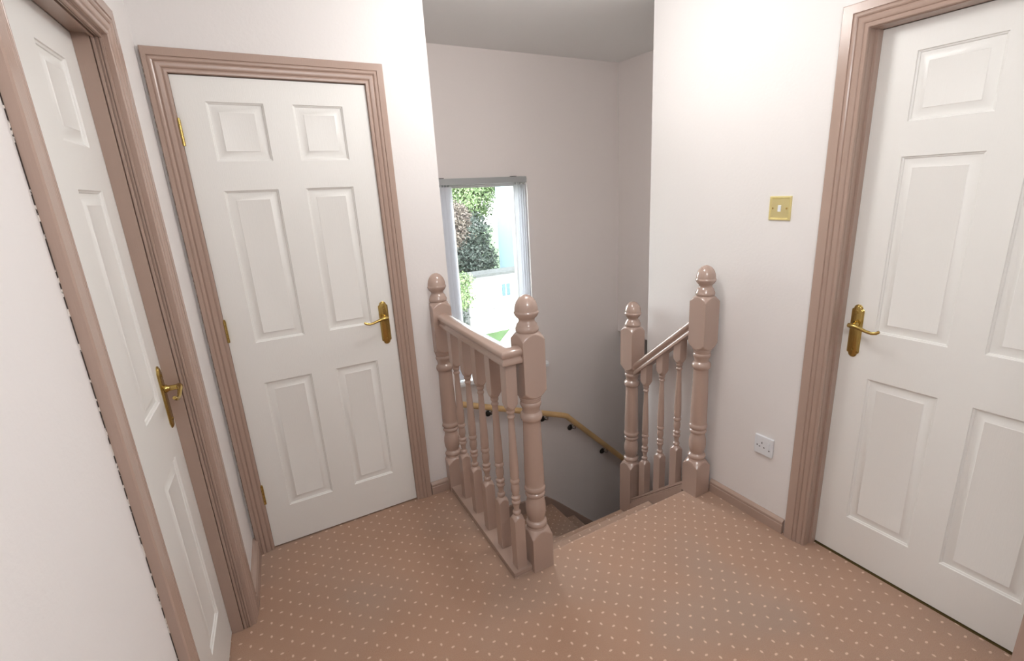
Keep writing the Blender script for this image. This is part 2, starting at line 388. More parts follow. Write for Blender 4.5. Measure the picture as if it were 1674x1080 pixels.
def plate_outline():
    """scalloped long backplate outline centred on (0,0), height .205 width .044"""
    w, h = 0.022, 0.1025; pts = []
    def top(sign):
        P = [(w, h-.022), (w-.001, h-.0185), (w-.0045, h-.0165), (w-.006, h-.015)]
        for k in range(9):
            a = math.radians(5+k*(170/8)); P.append((0.0158*math.cos(a), h-.0155+0.0155*math.sin(a)))
        P += [(-w+.006, h-.015), (-w+.0045, h-.0165), (-w+.001, h-.0185), (-w, h-.022)]
        return P
    T = top(1); return T+[(-x, -z) for x, z in T]
def handle(parent, x, z, direction, m, leverm, name='door_handle'):
    """lever handle on long backplate on face y=0; direction +1: lever points to +x"""
    bm = bmesh.new(); out = plate_outline()
    layers = [(1.0, 0.0), (1.0, -0.002), (0.93, -0.0035), (0.86, -0.0035), (0.80, -0.0055), (0.72, -0.0065)]
    rings = []
    for s, y in layers:
        rings.append([bm.verts.new((px*s, y, pz*(1-(1-s)*0.25))) for px, pz in out])
    n = len(out)
    for i in range(len(rings)-1):
        for k in range(n): bm.faces.new((rings[i][k], rings[i][(k+1) % n], rings[i+1][(k+1) % n], rings[i+1][k]))
    bm.faces.new(rings[-1]); bm.faces.new(rings[0][::-1])
    h = obj(name, bm, m, parent, (x, 0, z), 35)
    bm = bmesh.new(); zc = 0.028
    tube(bm, [(0, -0.006, zc), (0, -0.012, zc), (0, -0.016, zc), (0, -0.022, zc), (0, -0.040, zc)], 0.01, 20, rads=[.0125, .0125, .0095, .0085, .0085])
    d = direction
    pts = [(-0.006*d, -0.043, zc+.001), (0.006*d, -0.047, zc+.001), (0.022*d, -0.050, zc+.001), (0.040*d, -0.051, zc-.003), (0.060*d, -0.051, zc-.009), (0.078*d, -0.050, zc-.012), (0.092*d, -0.048, zc-.009), (0.101*d, -0.046, zc-.002)]
    tube(bm, pts, .006, 14, rads=[.0085, .0095, .0075, .0062, .0058, .0058, .0060, .0052])
    obj('lever', bm, leverm, h, (0, 0, 0), 60)
    bm = bmesh.new()
    for zz in (0.072, -0.072): tube(bm, [(0, -0.006, zz), (0, -0.0085, zz)], 0.004, 12)
    obj('fixing_screws', bm, leverm, h, smooth=30)
    return h
def hinge(parent, x, z):
    bm = bmesh.new()
    for k in range(5): tube(bm, [(0.003, -0.0105, -0.045+k*0.018), (0.003, -0.0105, -0.045+k*0.018+0.0168)], 0.0055, 12)
    tube(bm, [(0.003, -0.0105, 0.044), (0.003, -0.0105, 0.050)], 0.004, 10); box(bm, 0.0018, 0.0045, -0.008, 0.02, -0.045, 0.045)
    return obj('hinge', bm, M['brass'], parent, (x, 0, z), 40)

ROWS = [(0.185, 0.790), (0.970, 1.580), (1.688, 1.896)]
def door(name, loc, rz, w_open, leaf_w, cols, recess, widths, handle_at, hdir, hinges, label, hmat, gap=False, threshold=False):
    """local frame: x along opening 0..w_open, y into the wall, z up"""
    root = empty(name, loc, rz); tag(root, label, 'door', kind='structure')
    bm = bmesh.new(); architrave(bm, 0.0012, w_open-0.0012, D1_H-0.0022, *widths)
    arch = obj('architrave', bm, M['trim'], root, smooth=25)
    tag(arch, 'moulded mushroom pink architrave')
    # lining: jambs and head with stop
    j = 0.0; dpt = 0.10 if recess > 0.01 else 0.045
    bm = bmesh.new(); e = 0.0015
    if recess > 0.01:
        for th, ya, yb in ((.0025, 0, .030), (.0112, .030, recess-.0005)):
            zt = D1_H-.001
            box(bm, e-0.001, th, ya, yb, 0, zt); box(bm, w_open-th, w_open-e+.001, ya, yb, 0, zt); box(bm, th, w_open-th, ya, yb, D1_H-.0045, zt)
    else:
        box(bm, 0.0003, 0.0022, 0.0, 0.045, 0, D1_H-.001); box(bm, w_open-0.0022, w_open-.0003, 0.0, 0.045, 0, D1_H-.001); box(bm, 0.0022, w_open-0.0022, 0.0, 0.045, D1_H-.003, D1_H-.001)
    if name == 'door_1':
        for th, ya, yb in ((.0075, .003, .009), (.0050, .0125, .0165), (.0085, .020, .027)):
            box(bm, .0026, th, ya, yb, 0, D1_H-.005); box(bm, w_open-th, w_open-.0026, ya, yb, 0, D1_H-.005); box(bm, th, w_open-th, ya, yb, D1_H-.0045-th, D1_H-.0046)
    lin = obj('door_lining', bm, M['trim'], root)
    lf_x = (w_open-leaf_w)/2
    lf = obj('door_leaf', leaf(leaf_w, 1.981, cols, ROWS), M['door'], root, (lf_x, recess, 0.008), 30)
    tag(lf, 'white six-panel door leaf')
    handle(lf, handle_at, 0.972-0.008, hdir, hmat, M['brass'])
    for z in hinges: hinge(lf, -0.0015, z-0.008) if hdir < 0 else hinge(lf, leaf_w+0.0015, z-0.008)
    if gap:
        bm = bmesh.new()
        w = widths[0]; box(bm, 0.0012-w-0.0020, 0.0012-w+0.0002, -0.0012, 0, 0.01, 2.07)
        w = widths[1]
        if gap == 'both': box(bm, w_open-0.0012+w-0.0002, w_open-0.0012+w+0.002, -0.0012, 0, 0.01, 2.07)
        obj('caulk_crack', bm, M['gap'], root); 
    if threshold:
        obj('threshold_strip', boxes((0.012, w_open-0.012, recess-0.006, recess+0.02, 0, 0.004)), M['olive'], root)
    return root
W686 = [(0.095, 0.285), (0.388, 0.577)]
W762 = [(0.110, 0.333), (0.429, 0.652)]
door('door_2', (D2_A, YB, 0), 0, D2_W, 0.679, [(0.095, 0.285), (0.388, 0.577)], 0.0, (0.066, 0.077, 0.078), 0.634, -1, (1.795, 1.045, 0.285), 'white six-panel door in the middle, facing the camera, brass lever handle on its right', M['brass'], gap='left')
# door 3 faces -X : local x runs toward +... rotate so local +y -> +X, local x -> -Y
door('door_3', (XC, D3_Y1, 0), -math.pi/2, D3_W, 0.762, W762, 0.060, (0.087, 0.085, 0.080), 0.045, 1, (), 'white six-panel door at the right edge, brass lever handle on its left, recessed in a pink frame', M['brass'], threshold=True)
# door 1 : local x runs from near side toward the corner
c, s = math.cos(LROT), math.sin(LROT)
p1 = Vector((AX+c*(D1_R+D1_W), AY+s*(D1_R+D1_W), 0))
door('door_1', p1, LROT+math.pi, D1_W, 0.684, [(0.078, 0.268), (0.392, 0.581)], 0.068, (0.085, 0.085, 0.082), 0.640, -1, (), 'white six-panel door at the left edge seen very side-on, brass handle near its right side', M['brass'], gap='left')

# ================================================================ balustrades
def newel_profile(z_base, ztop=True):
    R = 0.07
    P = [(z_base, R), (.150, R), (.158, .0665), (.165, .0600), (.174, .0535), (.183, .0475), (.190, .0420), (.194, .0365), (.197, .0350), (.201, .0365), (.207, .0385), (.213, .0385), (.219, .0365), (.223, .0325), (.227, .0300),
         (.236, .0310), (.250, .0345), (.268, .0368), (.285, .0370), (.303, .0355), (.320, .0320), (.332, .0295), (.336, .0292), (.339, .0325), (.344, .0355), (.350, .0365), (.355, .0350), (.358, .0325), (.361, .0325), (.365, .0360), (.371, .0382), (.378, .0382), (.384, .0368), (.388, .0350),
         (.40, .0355), (.45, .0350), (.50, .0342), (.55, .0333), (.60, .0322), (.65, .0312), (.672, .0308), (.677, .0325), (.682, .0362), (.690, .0385), (.698, .0385), (.706, .0365), (.711, .0325), (.714, .0300), (.722, .0295), (.731, .0315), (.737, .0335), (.742, .0355), (.749, .0368), (.755, .0355), (.758, .0335), (.761, .0350), (.766, .0362), (.770, .0362), (.774, .0385),
         (.779, .0440), (.785, .0500), (.793, .0570), (.802, .0630), (.812, R), (1.003, R), (1.010, .0645), (1.018, .0580), (1.026, .0510), (1.033, .0440), (1.037, .0390)]
    return P
FIN = [(1.037, .030), (1.0372, .036), (1.041, .0378), (1.047, .0382), (1.053, .0370), (1.058, .0345), (1.061, .0340), (1.066, .0325), (1.071, .0290), (1.075, .0262), (1.079, .0255), (1.084, .0262), (1.088, .0285), (1.092, .0325), (1.097, .0358), (1.103, .0385), (1.108, .0400), (1.112, .0398), (1.114, .0378), (1.118, .0378), (1.126, .0372), (1.136, .0355), (1.146, .0325), (1.155, .0282), (1.163, .0225), (1.169, .0160), (1.173, .0090), (1.1745, .003)]
def refine(prof):
    out = [prof[0]]
    for (z0, r0), (z1, r1) in zip(prof, prof[1:]):
        n = 3 if (abs(r1-r0) > .002 and max(r0, r1) > .0205) else 1
        for k in range(1, n+1): out.append((z0+(z1-z0)*k/n, r0+(r1-r0)*k/n))
    return out
def half_cut(bm, y):
    geom = bm.verts[:]+bm.edges[:]+bm.faces[:]
    r = bmesh.ops.bisect_plane(bm, geom=geom, plane_co=(0, y, 0), plane_no=(0, 1, 0), clear_outer=True)
    es = [e for e in bm.edges if e.is_boundary]
    bmesh.ops.contextual_create(bm, geom=es)
def newel(parent, loc, base=0.0, half=False):
    a = 0.047
    prof = [(z, r if r >= .0466 or not .19 < z < .776 else min(.0465, r*1.14)) for z, r in newel_profile(base)]
    bm = bmesh.new(); lathe(bm, refine(prof), 96, sq=a, sqround=1.42)
    if half: half_cut(bm, 0.0)
    n = obj('newel_post', bm, M['newel'], parent, loc, 30)
    bm = bmesh.new(); lathe(bm, [(z, r*1.16) for z, r in FIN], 48)
    if half: half_cut(bm, 0.0)
    obj('finial', bm, M['newel'], n, (0, 0, 0), 50)
    return n
BAL = [(.252, .029), (.258, .0255), (.264, .0215), (.270, .0175), (.274, .0130), (.277, .0118), (.281, .0135), (.286, .0152), (.291, .0150), (.295, .0130), (.298, .0105), (.303, .0098), (.312, .0105), (.322, .0120), (.327, .0130), (.330, .0155), (.335, .0170), (.340, .0165), (.344, .0140), (.347, .0140), (.350, .0160), (.355, .0172), (.360, .0165), (.364, .0135), (.367, .0118),
       (.373, .0125), (.385, .0150), (.397, .0158), (.408, .0152), (.416, .0135), (.420, .0130), (.423, .0155), (.428, .0176), (.434, .0176), (.439, .0160), (.442, .0145), (.45, .0160), (.47, .0164), (.50, .0160), (.55, .0148), (.60, .0133), (.65, .0118), (.69, .0106), (.700, .0104), (.704, .0120), (.708, .0138), (.712, .0138), (.715, .0122), (.718, .0112), (.722, .0112), (.725, .0128), (.729, .0145), (.734, .0148), (.738, .0140), (.741, .0150), (.746, .0180), (.753, .0215), (.760, .0250), (.768, .029)]
def baluster(parent, loc, z0, z1, proto=None):
    bm = bmesh.new(); lathe(bm, refine([(z0, .034)]+[(z, r*1.12) for z, r in BAL]+[(z1, .034)]), 48, sq=0.0225, sqround=1.42)
    return obj('baluster', bm, M['newel'], parent, loc, 30)
def rail_sect(o=0.0):
    R = [(.020, 0), (.029, 0), (.0305, .003), (.0305, .013), (.027, .018), (.0235, .021), (.0235, .025), (.027, .028), (.0315, .033), (.0335, .040), (.0325, .047), (.027, .053), (.015, .0575), (0, .059)]
    return R+[(-x, z) for x, z in R[-2::-1]]

lb = empty('landing_balustrade', (0.79, 1.9, 0))
tag(lb, 'level pink painted balustrade beside the stair opening, five spindles, ending at the foremost newel post', 'banister')
LBv = Vector((0.79, 1.9, 0))
def rel(v, o=LBv): return tuple(Vector(v)-o)
n1 = newel(lb, rel((0.873, 1.558, 0)))
n2 = newel(lb, rel((0.803, YB-0.0005, 0)), half=True)
tag(n2, 'half newel post fixed flat against the wall')
# base rail and handrail
bx0, bx1 = 0.742, 0.764
bm = bmesh.new()
cx0, cx1 = 0.783, 0.803
def slab(bm, xa, ya, xb, yb, hw, z0, z1, extra0=0.0):
    vs = []
    for z in (z0, z1): vs.append([bm.verts.new(p) for p in ((xa-hw, ya, z), (xa+hw, ya, z), (xb+hw, yb, z), (xb-hw, yb, z))])
    bm.faces.new(vs[0][::-1]); bm.faces.new(vs[1])
    for k in range(4): bm.faces.new((vs[0][k], vs[0][(k+1) % 4], vs[1][(k+1) % 4], vs[1][k]))
slab(bm, cx0-.7901, 1.5275-1.9, cx1-.790, 2.268-1.9, 0.0425, 0, 0.010); slab(bm, cx0-.79, 1.530-1.9, cx1-.79, 2.268-1.9, 0.0385, 0.010, 0.0140); slab(bm, cx0-.79, 1.5275-1.9, cx1-.79, 2.268-1.9, 0.0425, 0.0140, 0.028)
obj('base_rail', bm, M['trim'], lb)
RZ = 0.932
bm = bmesh.new()
path = [(0.826-.79, 1.5505-1.9, RZ), (0.7755-.79, 1.5505-1.9, RZ), (0.808-.79, 2.2685-1.9, RZ-0.012)]
sweep(bm, [(-a, b) for a, b in rail_sect()], path)
obj('handrail', bm, M['newel'], lb, (0, 0, 0), 35)
for i in range(5):
    y = 1.563+0.1465*i; k = (y-1.53)/0.74
    baluster(lb, rel((0.785+0.021*k, y, 0)), 0.028, 0.936-0.008*k)

# stair balustrade
SBv = Vector((1.824, 1.8, 0))
sb = empty('stair_balustrade', tuple(SBv))
tag(sb, 'short sloping pink painted banister against the right wall, three spindles stepping down with the stairs', 'banister')
def rels(v): return tuple(Vector(v)-SBv)
n4 = newel(sb, rels((1.824, 1.556, 0)))
n3 = newel(sb, rels((1.824, 2.047, -0.25)), base=-0.55)
tag(n3, 'lower newel post standing beside the third step')
SL = 0.845
bm = bmesh.new(); ya, yb = 1.600, 2.003
sweep(bm, [(a, b*1.31) for a, b in rail_sect()], [(0, ya-1.8, 0.850), (0, yb-1.8, 0.850-SL*(yb-ya))])
obj('handrail', bm, M['newel'], sb, (0, 0, 0), 35)
bm = bmesh.new()
z0 = 0.050
sweep(bm, [(-.040, -.038), (.040, -.038), (.042, -.022), (.036, -.018), (.040, -.013), (.040, 0), (-.040, 0), (-.040, -.013), (-.036, -.018), (-.042, -.022)], [(0, ya-1.8, z0), (0, yb-1.8, z0-0.83*(yb-ya))])
obj('base_rail', bm, M['newel'], sb)
for i in range(3):
    y = 1.694+0.118*i; off = -0.075-0.845*(y-1.694)
    zb = z0-0.83*(y-ya)-off; zt = 0.868-SL*(y-ya)-off
    baluster(sb, rels((1.824, y, off)), zb-0.026, zt+0.016)

# ================================================================ staircase
RISE = 0.204
stv = empty('staircase', (1.33, 2.0, 0)); tag(stv, 'carpeted winding staircase going down from the landing edge', 'staircase')
SO = Vector((1.33, 2.0, 0))
def tread_poly(poly, z, nose_edges=None, thick=0.22):
    bm = bmesh.new()
    A = [(p[0]-SO.x, p[1]-SO.y) for p in poly]
    # nosing lip: top 4 cm slab grown outward, body inset
    prism(bm, A, z-0.04, z)
    es = [e for e in bm.edges if abs(e.verts[0].co.z-e.verts[1].co.z) < 1e-6]
    bmesh.ops.bevel(bm, geom=es, offset=0.016, segments=3, profile=0.5, affect='EDGES')
    c = Vector((sum(a[0] for a in A)/len(A), sum(a[1] for a in A)/len(A)))
    B = [tuple(Vector(a)+(c-Vector(a)).normalized()*0.022) for a in A]
    prism(bm, B, z-thick, z-0.038)
    o = obj('carpeted_step', bm, M['carpet'], stv, smooth=40)
    # keep the dot pattern continuous with the floor
    return o
L, Rr = 0.872, 1.775
steps = []
tread_poly([(L, 1.58), (Rr, 1.58), (Rr, 1.842), (L, 1.842)], -0.198)
tread_poly([(L, 1.81), (Rr, 1.81), (Rr, 2.082), (L, 2.082)], -0.396)
cxn, cyn = 1.775, 2.06
def rayhit(a):
    dx, dy = -math.cos(math.radians(a)), math.sin(math.radians(a)); best = 1e9
    if dx < 0: best = min(best, (L-cxn)/dx)
    if dy > 0: best = min(best, (YW-0.001-cyn)/dy)
    return (cxn+dx*best, cyn+dy*best)
h1, h2 = rayhit(38), rayhit(66)
tread_poly([(cxn, cyn-0.01), (cxn, cyn+0.02), h1, (L, 2.05)], -3*RISE)
tread_poly([(cxn, cyn), (cxn+0.0, cyn+0.05), h2, (L, YW-0.001), (L, h1[1]-0.03)], -4*RISE)
tread_poly([(cxn, cyn+0.045), (1.915, cyn+0.045), (1.915, YW-0.001), (h2[0]-0.03, YW-0.001)], -5*RISE)
for k in range(6):
    x0 = 1.90+0.225*k
    tread_poly([(x0, 2.012), (x0+0.24, 2.012), (x0+0.24, YW-0.001), (x0, YW-0.001)], -(6+k)*RISE)
# strings
bm = bmesh.new()
poly = [(0.868, -0.66), (1.15, -0.78), (1.42, -0.885), (1.62, -0.905), (1.86, -0.935), (1.95, -1.01), (3.2, -2.20), (3.2, -2.45), (1.95, -1.26), (0.868, -1.26)]
prism(bm, [(a-SO.x, b) for a, b in poly], YW-0.022-SO.y, YW-0.0005-SO.y, 'y')
obj('wall_string', bm, M['trim'], stv)
bm = bmesh.new()
poly = [(1.6035, 0.012), (1.9995, -0.317), (1.9995, -0.75), (1.6035, -0.45)]
prism(bm, [(a-SBv.y, b) for a, b in poly], 1.778-SBv.x, 1.870-SBv.x, 'x')
o = obj('stair_string', bm, M['trim'], sb); tag(o, 'pink painted string board under the sloping banister')
bm = bmesh.new()
box(bm, 0.8665-SO.x, 0.872-SO.x, 1.606-SO.y, YB+.1-SO.y, -0.60, -0.0005)
obj('stair_apron', bm, M['trim'], stv)

# ================================================================ wall handrail
wh = empty('wall_handrail', (1.9, YW, -0.2)); tag(wh, 'round varnished pine handrail on the stairwell wall, bending down to the right on chrome brackets', 'handrail')
WO = Vector((1.9, YW, -0.2))
yr = YW-0.072
R0, R1, R2 = Vector((0.98, yr, 0.18)), Vector((2.044, yr, -0.223)), Vector((3.30, yr, -1.455))
pts = []
for i in range(9): pts.append(R0.lerp(R1, i/8*0.985))
pts += [R1+Vector((0.012, 0, -0.009))] + [R1.lerp(R2, 0.02+i/8*0.98) for i in range(9)]
bm = bmesh.new(); tube(bm, [tuple(p-WO) for p in pts], 0.0225, 20); obj('rail', bm, M['pine'], wh, smooth=50)
for px, pz in ((1.404, -0.051), (1.871, -0.24), (2.135, -0.405), (2.47, -0.735), (2.80, -1.06)):
    if px < 2.044: zz = R0.lerp(R1, (px-R0.x)/(R1.x-R0.x)).z
    else: zz = R1.lerp(R2, (px-R1.x)/(R2.x-R1.x)).z
    o3 = Vector((px, YW, zz))-WO
    bm = bmesh.new(); w = 0.0
    tube(bm, [(0, -0.0005, -0.062), (0, -0.006, -0.062)], 0.024, 20); tube(bm, [(0, -0.006, -0.062), (0, -0.012, -0.062)], 0.014, 16)
    tube(bm, [(0, -0.010, -0.062), (0, -0.040, -0.064), (0, -0.060, -0.060), (0, -0.070, -0.048), (0, -0.072, -0.026)], 0.0065, 12)
    box(bm, -0.028, 0.028, -0.082, -0.062, -0.0265, -0.0225)
    br = obj('bracket', bm, M['steel'], wh, tuple(o3), 40)
    bm = bmesh.new(); lathe(bm, [(0, .024), (.004, .0245), (.010, .021), (.014, .014), (.016, .004)], 20)
    obj('bracket_cap', bm, M['dark_metal'], br, (-0.012, -0.006, -0.066), 40, (math.pi/2, 0, 0))

# ================================================================ window
w1 = empty('window_1', (1.47, YW+0.1, WZ0)); tag(w1, 'white framed stairwell window overlooking trees and a white shed', 'window', kind='structure')
WW = Vector((1.47, YW+0.1, WZ0))
def rw(x0, x1, y0, y1, z0, z1): return (x0-WW.x, x1-WW.x, y0-WW.y, y1-WW.y, z0-WW.z, z1-WW.z)
fy0, fy1 = YW+0.115, YW+0.175
bm = boxes(rw(WX0, WX0+.03, fy0, fy1, WZ0, WZ1), rw(WX1-.03, WX1, fy0, fy1, WZ0, WZ1), rw(WX0+.03, WX1-.03, fy0, fy1, WZ1-.035, WZ1), rw(WX0+.03, WX1-.03, fy0, fy1, WZ0, WZ0+.05), bevel=0.004)
obj('window_frame', bm, M['upvc'], w1)
gx0, gx1, gz0, gz1 = WX0+.03, WX1-.03, WZ0+.05, WZ1-.035
bm = boxes(rw(gx0, gx0+.022, fy0-.012, fy0+.04, gz0, gz1), rw(gx1-.02, gx1, fy0-.004, fy0+.04, gz0, gz1), rw(gx0+.022, gx1-.02, fy0-.004, fy0+.04, gz1-.018, gz1), rw(gx0+.022, gx1-.02, fy0-.004, fy0+.04, gz0, gz0+.03), bevel=0.003)
obj('sash', bm, M['upvc'], w1)
obj('pane', boxes(rw(gx0+.02, gx1-.015, fy0+.018, fy0+.022, gz0+.02, gz1-.012)), M['glass'], w1)
bm = bmesh.new(); box(bm, *rw(WX0, WX1, YW, fy0, WZ0-.0005, WZ0+.022)); box(bm, *rw(WX0-.05, 1.905, YW-.075, YW, WZ0-.012, WZ0+.022))
bmesh.ops.bevel(bm, geom=[e for e in bm.edges if abs(e.verts[0].co.y-(YW-.075-WW.y)) < 1e-4 and abs(e.verts[1].co.y-(YW-.075-WW.y)) < 1e-4], offset=.008, segments=3, affect='EDGES')
obj('window_sill', bm, M['upvc'], w1)

# vertical blind
vb = empty('vertical_blind', (1.47, YW-0.03, WZ1)); tag(vb, 'white vertical blind drawn aside at the stairwell window under a grey headrail', 'blind')
VO = Vector((1.47, YW-0.03, WZ1))
bm = bmesh.new(); box(bm, 1.10-VO.x, 1.79-VO.x, -0.020, 0.024, -0.032, 0.006, bevel=0.004)
obj('headrail', bm, M['headrail'], vb)
for x in (1.18, 1.70):
    obj('bracket', boxes((x-.012-VO.x, x+.012-VO.x, -0.022, 0.029, 0.0065, 0.010)), M['dark_metal'], vb)
def slat(x, ang):
    bm = bmesh.new(); h = 1.30; w = 0.044; n = 6
    cols = []
    for i in range(n+1):
        t = -w+2*w*i/n; cols.append((t, 0.004*(1-(t/w)**2)))
    A = [[bm.verts.new((b+s*0.0004, a, z)) for a, b in cols] for s in (-1, 1) for z in (0, -h)]
    for q in (0, 2):
        for i in range(n): bm.faces.new((A[q][i], A[q][i+1], A[q+1][i+1], A[q+1][i]))
    for i in range(n): bm.faces.new((A[0][i], A[0][i+1], A[2][i+1], A[2][i])); bm.faces.new((A[1][i], A[1][i+1], A[3][i+1], A[3][i]))
    for i in (0, n): bm.faces.new((A[0][i], A[1][i], A[3][i], A[2][i]))
    o = obj('slat', bm, M['slat'], vb, (x-VO.x, 0.002, -0.046), 60, (0, 0, ang))
    bm = bmesh.new(); box(bm, -.004, .004, -.006, .006, 0, .012); obj('slat_hanger', bm, M['headrail'], o, (0, 0, 0.001))
for k in range(5): slat(1.145+0.020*k, -0.9+random.uniform(-.05, .05))
for k in range(5): slat(1.712+0.018*k, -0.25+random.uniform(-.05, .05))

# ================================================================ switch and socket
sw = empty('light_switch', (XC, 1.268, 1.423)); tag(sw, 'square brass light switch with roped edge on the right wall', 'light switch')
bm = bmesh.new(); a = 0.047
loops = []
for off, d in ((0, 0), (0, -.003), (.003, -.006), (.009, -.0068), (.0105, -.0052), (.012, -.0052)):
    loops.append([bm.verts.new((d, y, z)) for y, z in ((-a+off, -a+off), (a-off, -a+off), (a-off, a-off), (-a+off, a-off))])
for i in range(len(loops)-1):
    for k in range(4): bm.faces.new((loops[i][k], loops[i][(k+1) % 4], loops[i+1][(k+1) % 4], loops[i+1][k]))
bm.faces.new(loops[-1]); bm.faces.new(loops[0][::-1])
obj('face_plate', bm, M['brass_pale'], sw)
bm = bmesh.new()
for e in range(4):
    for k in range(15):
        t = -a+.007+(2*a-.014)*k/14
        q = ((t, -a+.0055), (t, a-.0055), (-a+.0055, t), (a-.0055, t))[e]
        dy, dz = (0.0022, 0.0030)
        p0 = (-.0066, q[0]-dy, q[1]-dz); p1_ = (-.0066, q[0]+dy, q[1]+dz)
        tube(bm, [p0, p1_], 0.0019, 6)
obj('rope_edge', bm, M['brass_pale'], sw, smooth=60)
bm = bmesh.new(); box(bm, -0.0085, -0.005, -0.0065, 0.0065, -0.013, 0.012, bevel=.001)
r_ = obj('rocker', bm, M['white_plastic'], sw, (0, 0, 0), rot=(0, 0.06, 0)); tag(r_, 'white rocker')
for y in (-0.030, 0.030):
    bm = bmesh.new(); tube(bm, [(-.005, y, 0), (-.0066, y, 0)], .0035, 12); obj('screw', bm, M['brass'], sw)

sk = empty('power_socket', (XC, 1.238, 0.3815)); tag(sk, 'single white switched power socket low on the right wall', 'socket')
bm = bmesh.new(); a = 0.0445
box(bm, -0.011, 0, -a, a, -a, a, bevel=0.003); obj('face_plate', bm, M['white_plastic'], sk)
bm = bmesh.new(); box(bm, -0.0150, -0.0105, -0.030, -0.018, -0.006, 0.022, bevel=.001); obj('rocker', bm, M['white_plastic'], sk, rot=(0, 0.05, 0))
bm = bmesh.new()
box(bm, -.0114, -.0108, 0.007-.002, 0.007+.002, 0.008, 0.016); box(bm, -.0114, -.0108, 0.018-.0032, 0.018+.0032, -0.010, -0.006); box(bm, -.0114, -.0108, -0.004-.0032, -0.004+.0032, -0.010, -0.006)
o = obj('pin_holes', bm, M['dark'], sk); tag(o, 'dark pin holes')
for y in (-0.030, 0.030):
    bm = bmesh.new(); tube(bm, [(-.0109, y, -.004 if y > 0 else -.014), (-.0116, y, -.004 if y > 0 else -.014)], .0030, 12); obj('screw', bm, M['dark_metal'], sk)

# ================================================================ added lamps out of view, fixtures for the two fill lights
def pendant(P, label):
    cl = empty('added_lamp', (P.x, P.y, ZC)); tag(cl, label, 'ceiling lamp')
    zz = P.z-ZC
    bm = bmesh.new(); lathe(bm, [(0, .05), (-.01, .05), (-.03, .035), (-.04, .006)], 24); obj('ceiling_rose', bm, M['white_plastic'], cl, smooth=40)
    bm = bmesh.new(); tube(bm, [(0, 0, -.04), (0, 0, zz+.05)], .004, 8); tube(bm, [(0, 0, zz+.09), (0, 0, zz+.03)], .018, 16); obj('flex_and_holder', bm, M['white_plastic'], cl, smooth=40)
    bm = bmesh.new(); tube(bm, [(math.cos(t)*.155, math.sin(t)*.155, zz+.04) for t in [2*math.pi*k/32 for k in range(33)]], .003, 6); tube(bm, [(0, .155, zz+.04), (0, -.155, zz+.04)], .002, 6)
    obj('shade_ring', bm, M['steel'], cl, smooth=60)
pendant(FILL_LAMP, 'added unseen pendant lamp over the landing, standing in for a soft flash')
pendant(FILL_LAMP2, 'added unseen pendant lamp beside the head of the stairs, brightening the stairwell')

# ================================================================ outdoors
GZ = -2.7
lawn_m = mat('lawn_green', (0.029, 0.064, 0.015), 0.9, var=0.25, vscale=4)
M['concrete'] = mat('pale_paving', (0.330, 0.324, 0.312), 0.9, var=0.1, vscale=3)
bm = boxes((-14, 30, 3.45, 60, GZ-0.1, GZ)); st('lawn', bm, lawn_m, 'green lawn outside the window', 'lawn')
bm = bmesh.new(); prism(bm, [(3.9, 6.0), (12, 6.0), (12, 13.60), (7.0, 13.60), (6.4, 12.9), (5.0, 11.2)], GZ, GZ+0.03)
st('paving', bm, M['concrete'], 'pale paving in front of the white shed seen through the window', 'paving')
M['shed_wall'] = mat('white_render', (0.230, 0.230, 0.230), 0.8)
M['moss'] = mat('grey_mossy_roof', (0.035, 0.038, 0.038), 0.95, bump=1.0, bscale=12, var=0.6, vscale=30)
M['blue_glass'] = mat('pale_blue_glass', (0.024, 0.054, 0.066), 0.3)
sh = empty('shed', (7.2, 14.5, GZ)); tag(sh, 'white flat-roofed shed in the garden with a small blue window', 'shed')
HO = Vector((7.2, 14.5, GZ)); fy = 13.717
def rh(x0, x1, y0, y1, z0, z1): return (x0-HO.x, x1-HO.x, y0-HO.y, y1-HO.y, z0-HO.z, z1-HO.z)
bm = bmesh.new(); prism(bm, [(fy-HO.y, 0), (fy-HO.y, 1.74), (16.5-HO.y, 1.20), (16.5-HO.y, 0)], 5.72-HO.x, 9.2-HO.x, 'x'); obj('shed_walls', bm, M['shed_wall'], sh)
bm = boxes(rh(5.66, 9.3, fy-0.08, fy, -0.96, -0.91), bevel=0.008); obj('roof_edge', bm, M['shed_trim'], sh)
bm = bmesh.new(); prism(bm, [(fy-.06-HO.y, 1.79), (fy-.05-HO.y, 1.87), (fy+.45-HO.y, 1.91), (16.5-HO.y, 1.34), (16.5-HO.y, 1.21), (fy-HO.y, 1.745)], 5.70-HO.x, 9.26-HO.x, 'x'); obj('roof', bm, M['moss'], sh)
bm = boxes(rh(6.02, 6.62, fy-0.035, fy, GZ, -1.12)); dd = obj('shed_door', bm, M['shed_wall'], sh)
bm = boxes(rh(6.12, 6.14, fy-0.045, fy-0.034, GZ+.1, -1.2), rh(6.31, 6.33, fy-0.045, fy-0.034, GZ+.1, -1.2), rh(6.50, 6.58, fy-0.06, fy-0.034, -1.95, -1.93)); obj('door_strips', bm, M['shed_trim'], dd)
bm = boxes(rh(6.80, 7.18, fy-0.03, fy, -1.64, -1.17)); wf = obj('shed_window', bm, M['upvc'], sh)
bm = boxes(rh(6.84, 6.98, fy-0.034, fy-0.0301, -1.6, -1.21), rh(7.0, 7.14, fy-0.034, fy-0.0301, -1.6, -1.21)); obj('pane', bm, M['blue_glass'], wf)
M['blue_wall'] = mat('pale_blue_render', (0.125, 0.185, 0.215), 0.8)
bh = empty('neighbour_house', (11.0, 18.2, GZ)); tag(bh, 'pale blue house gable partly hidden behind the shed and trees', 'house')
BO = Vector((11.0, 18.2, GZ))
bm = bmesh.new(); box(bm, 9.38-BO.x, 13.6-BO.x, 17.5-BO.y, 18.8-BO.y, 0, 5.6); obj('house_walls', bm, M['blue_wall'], bh)
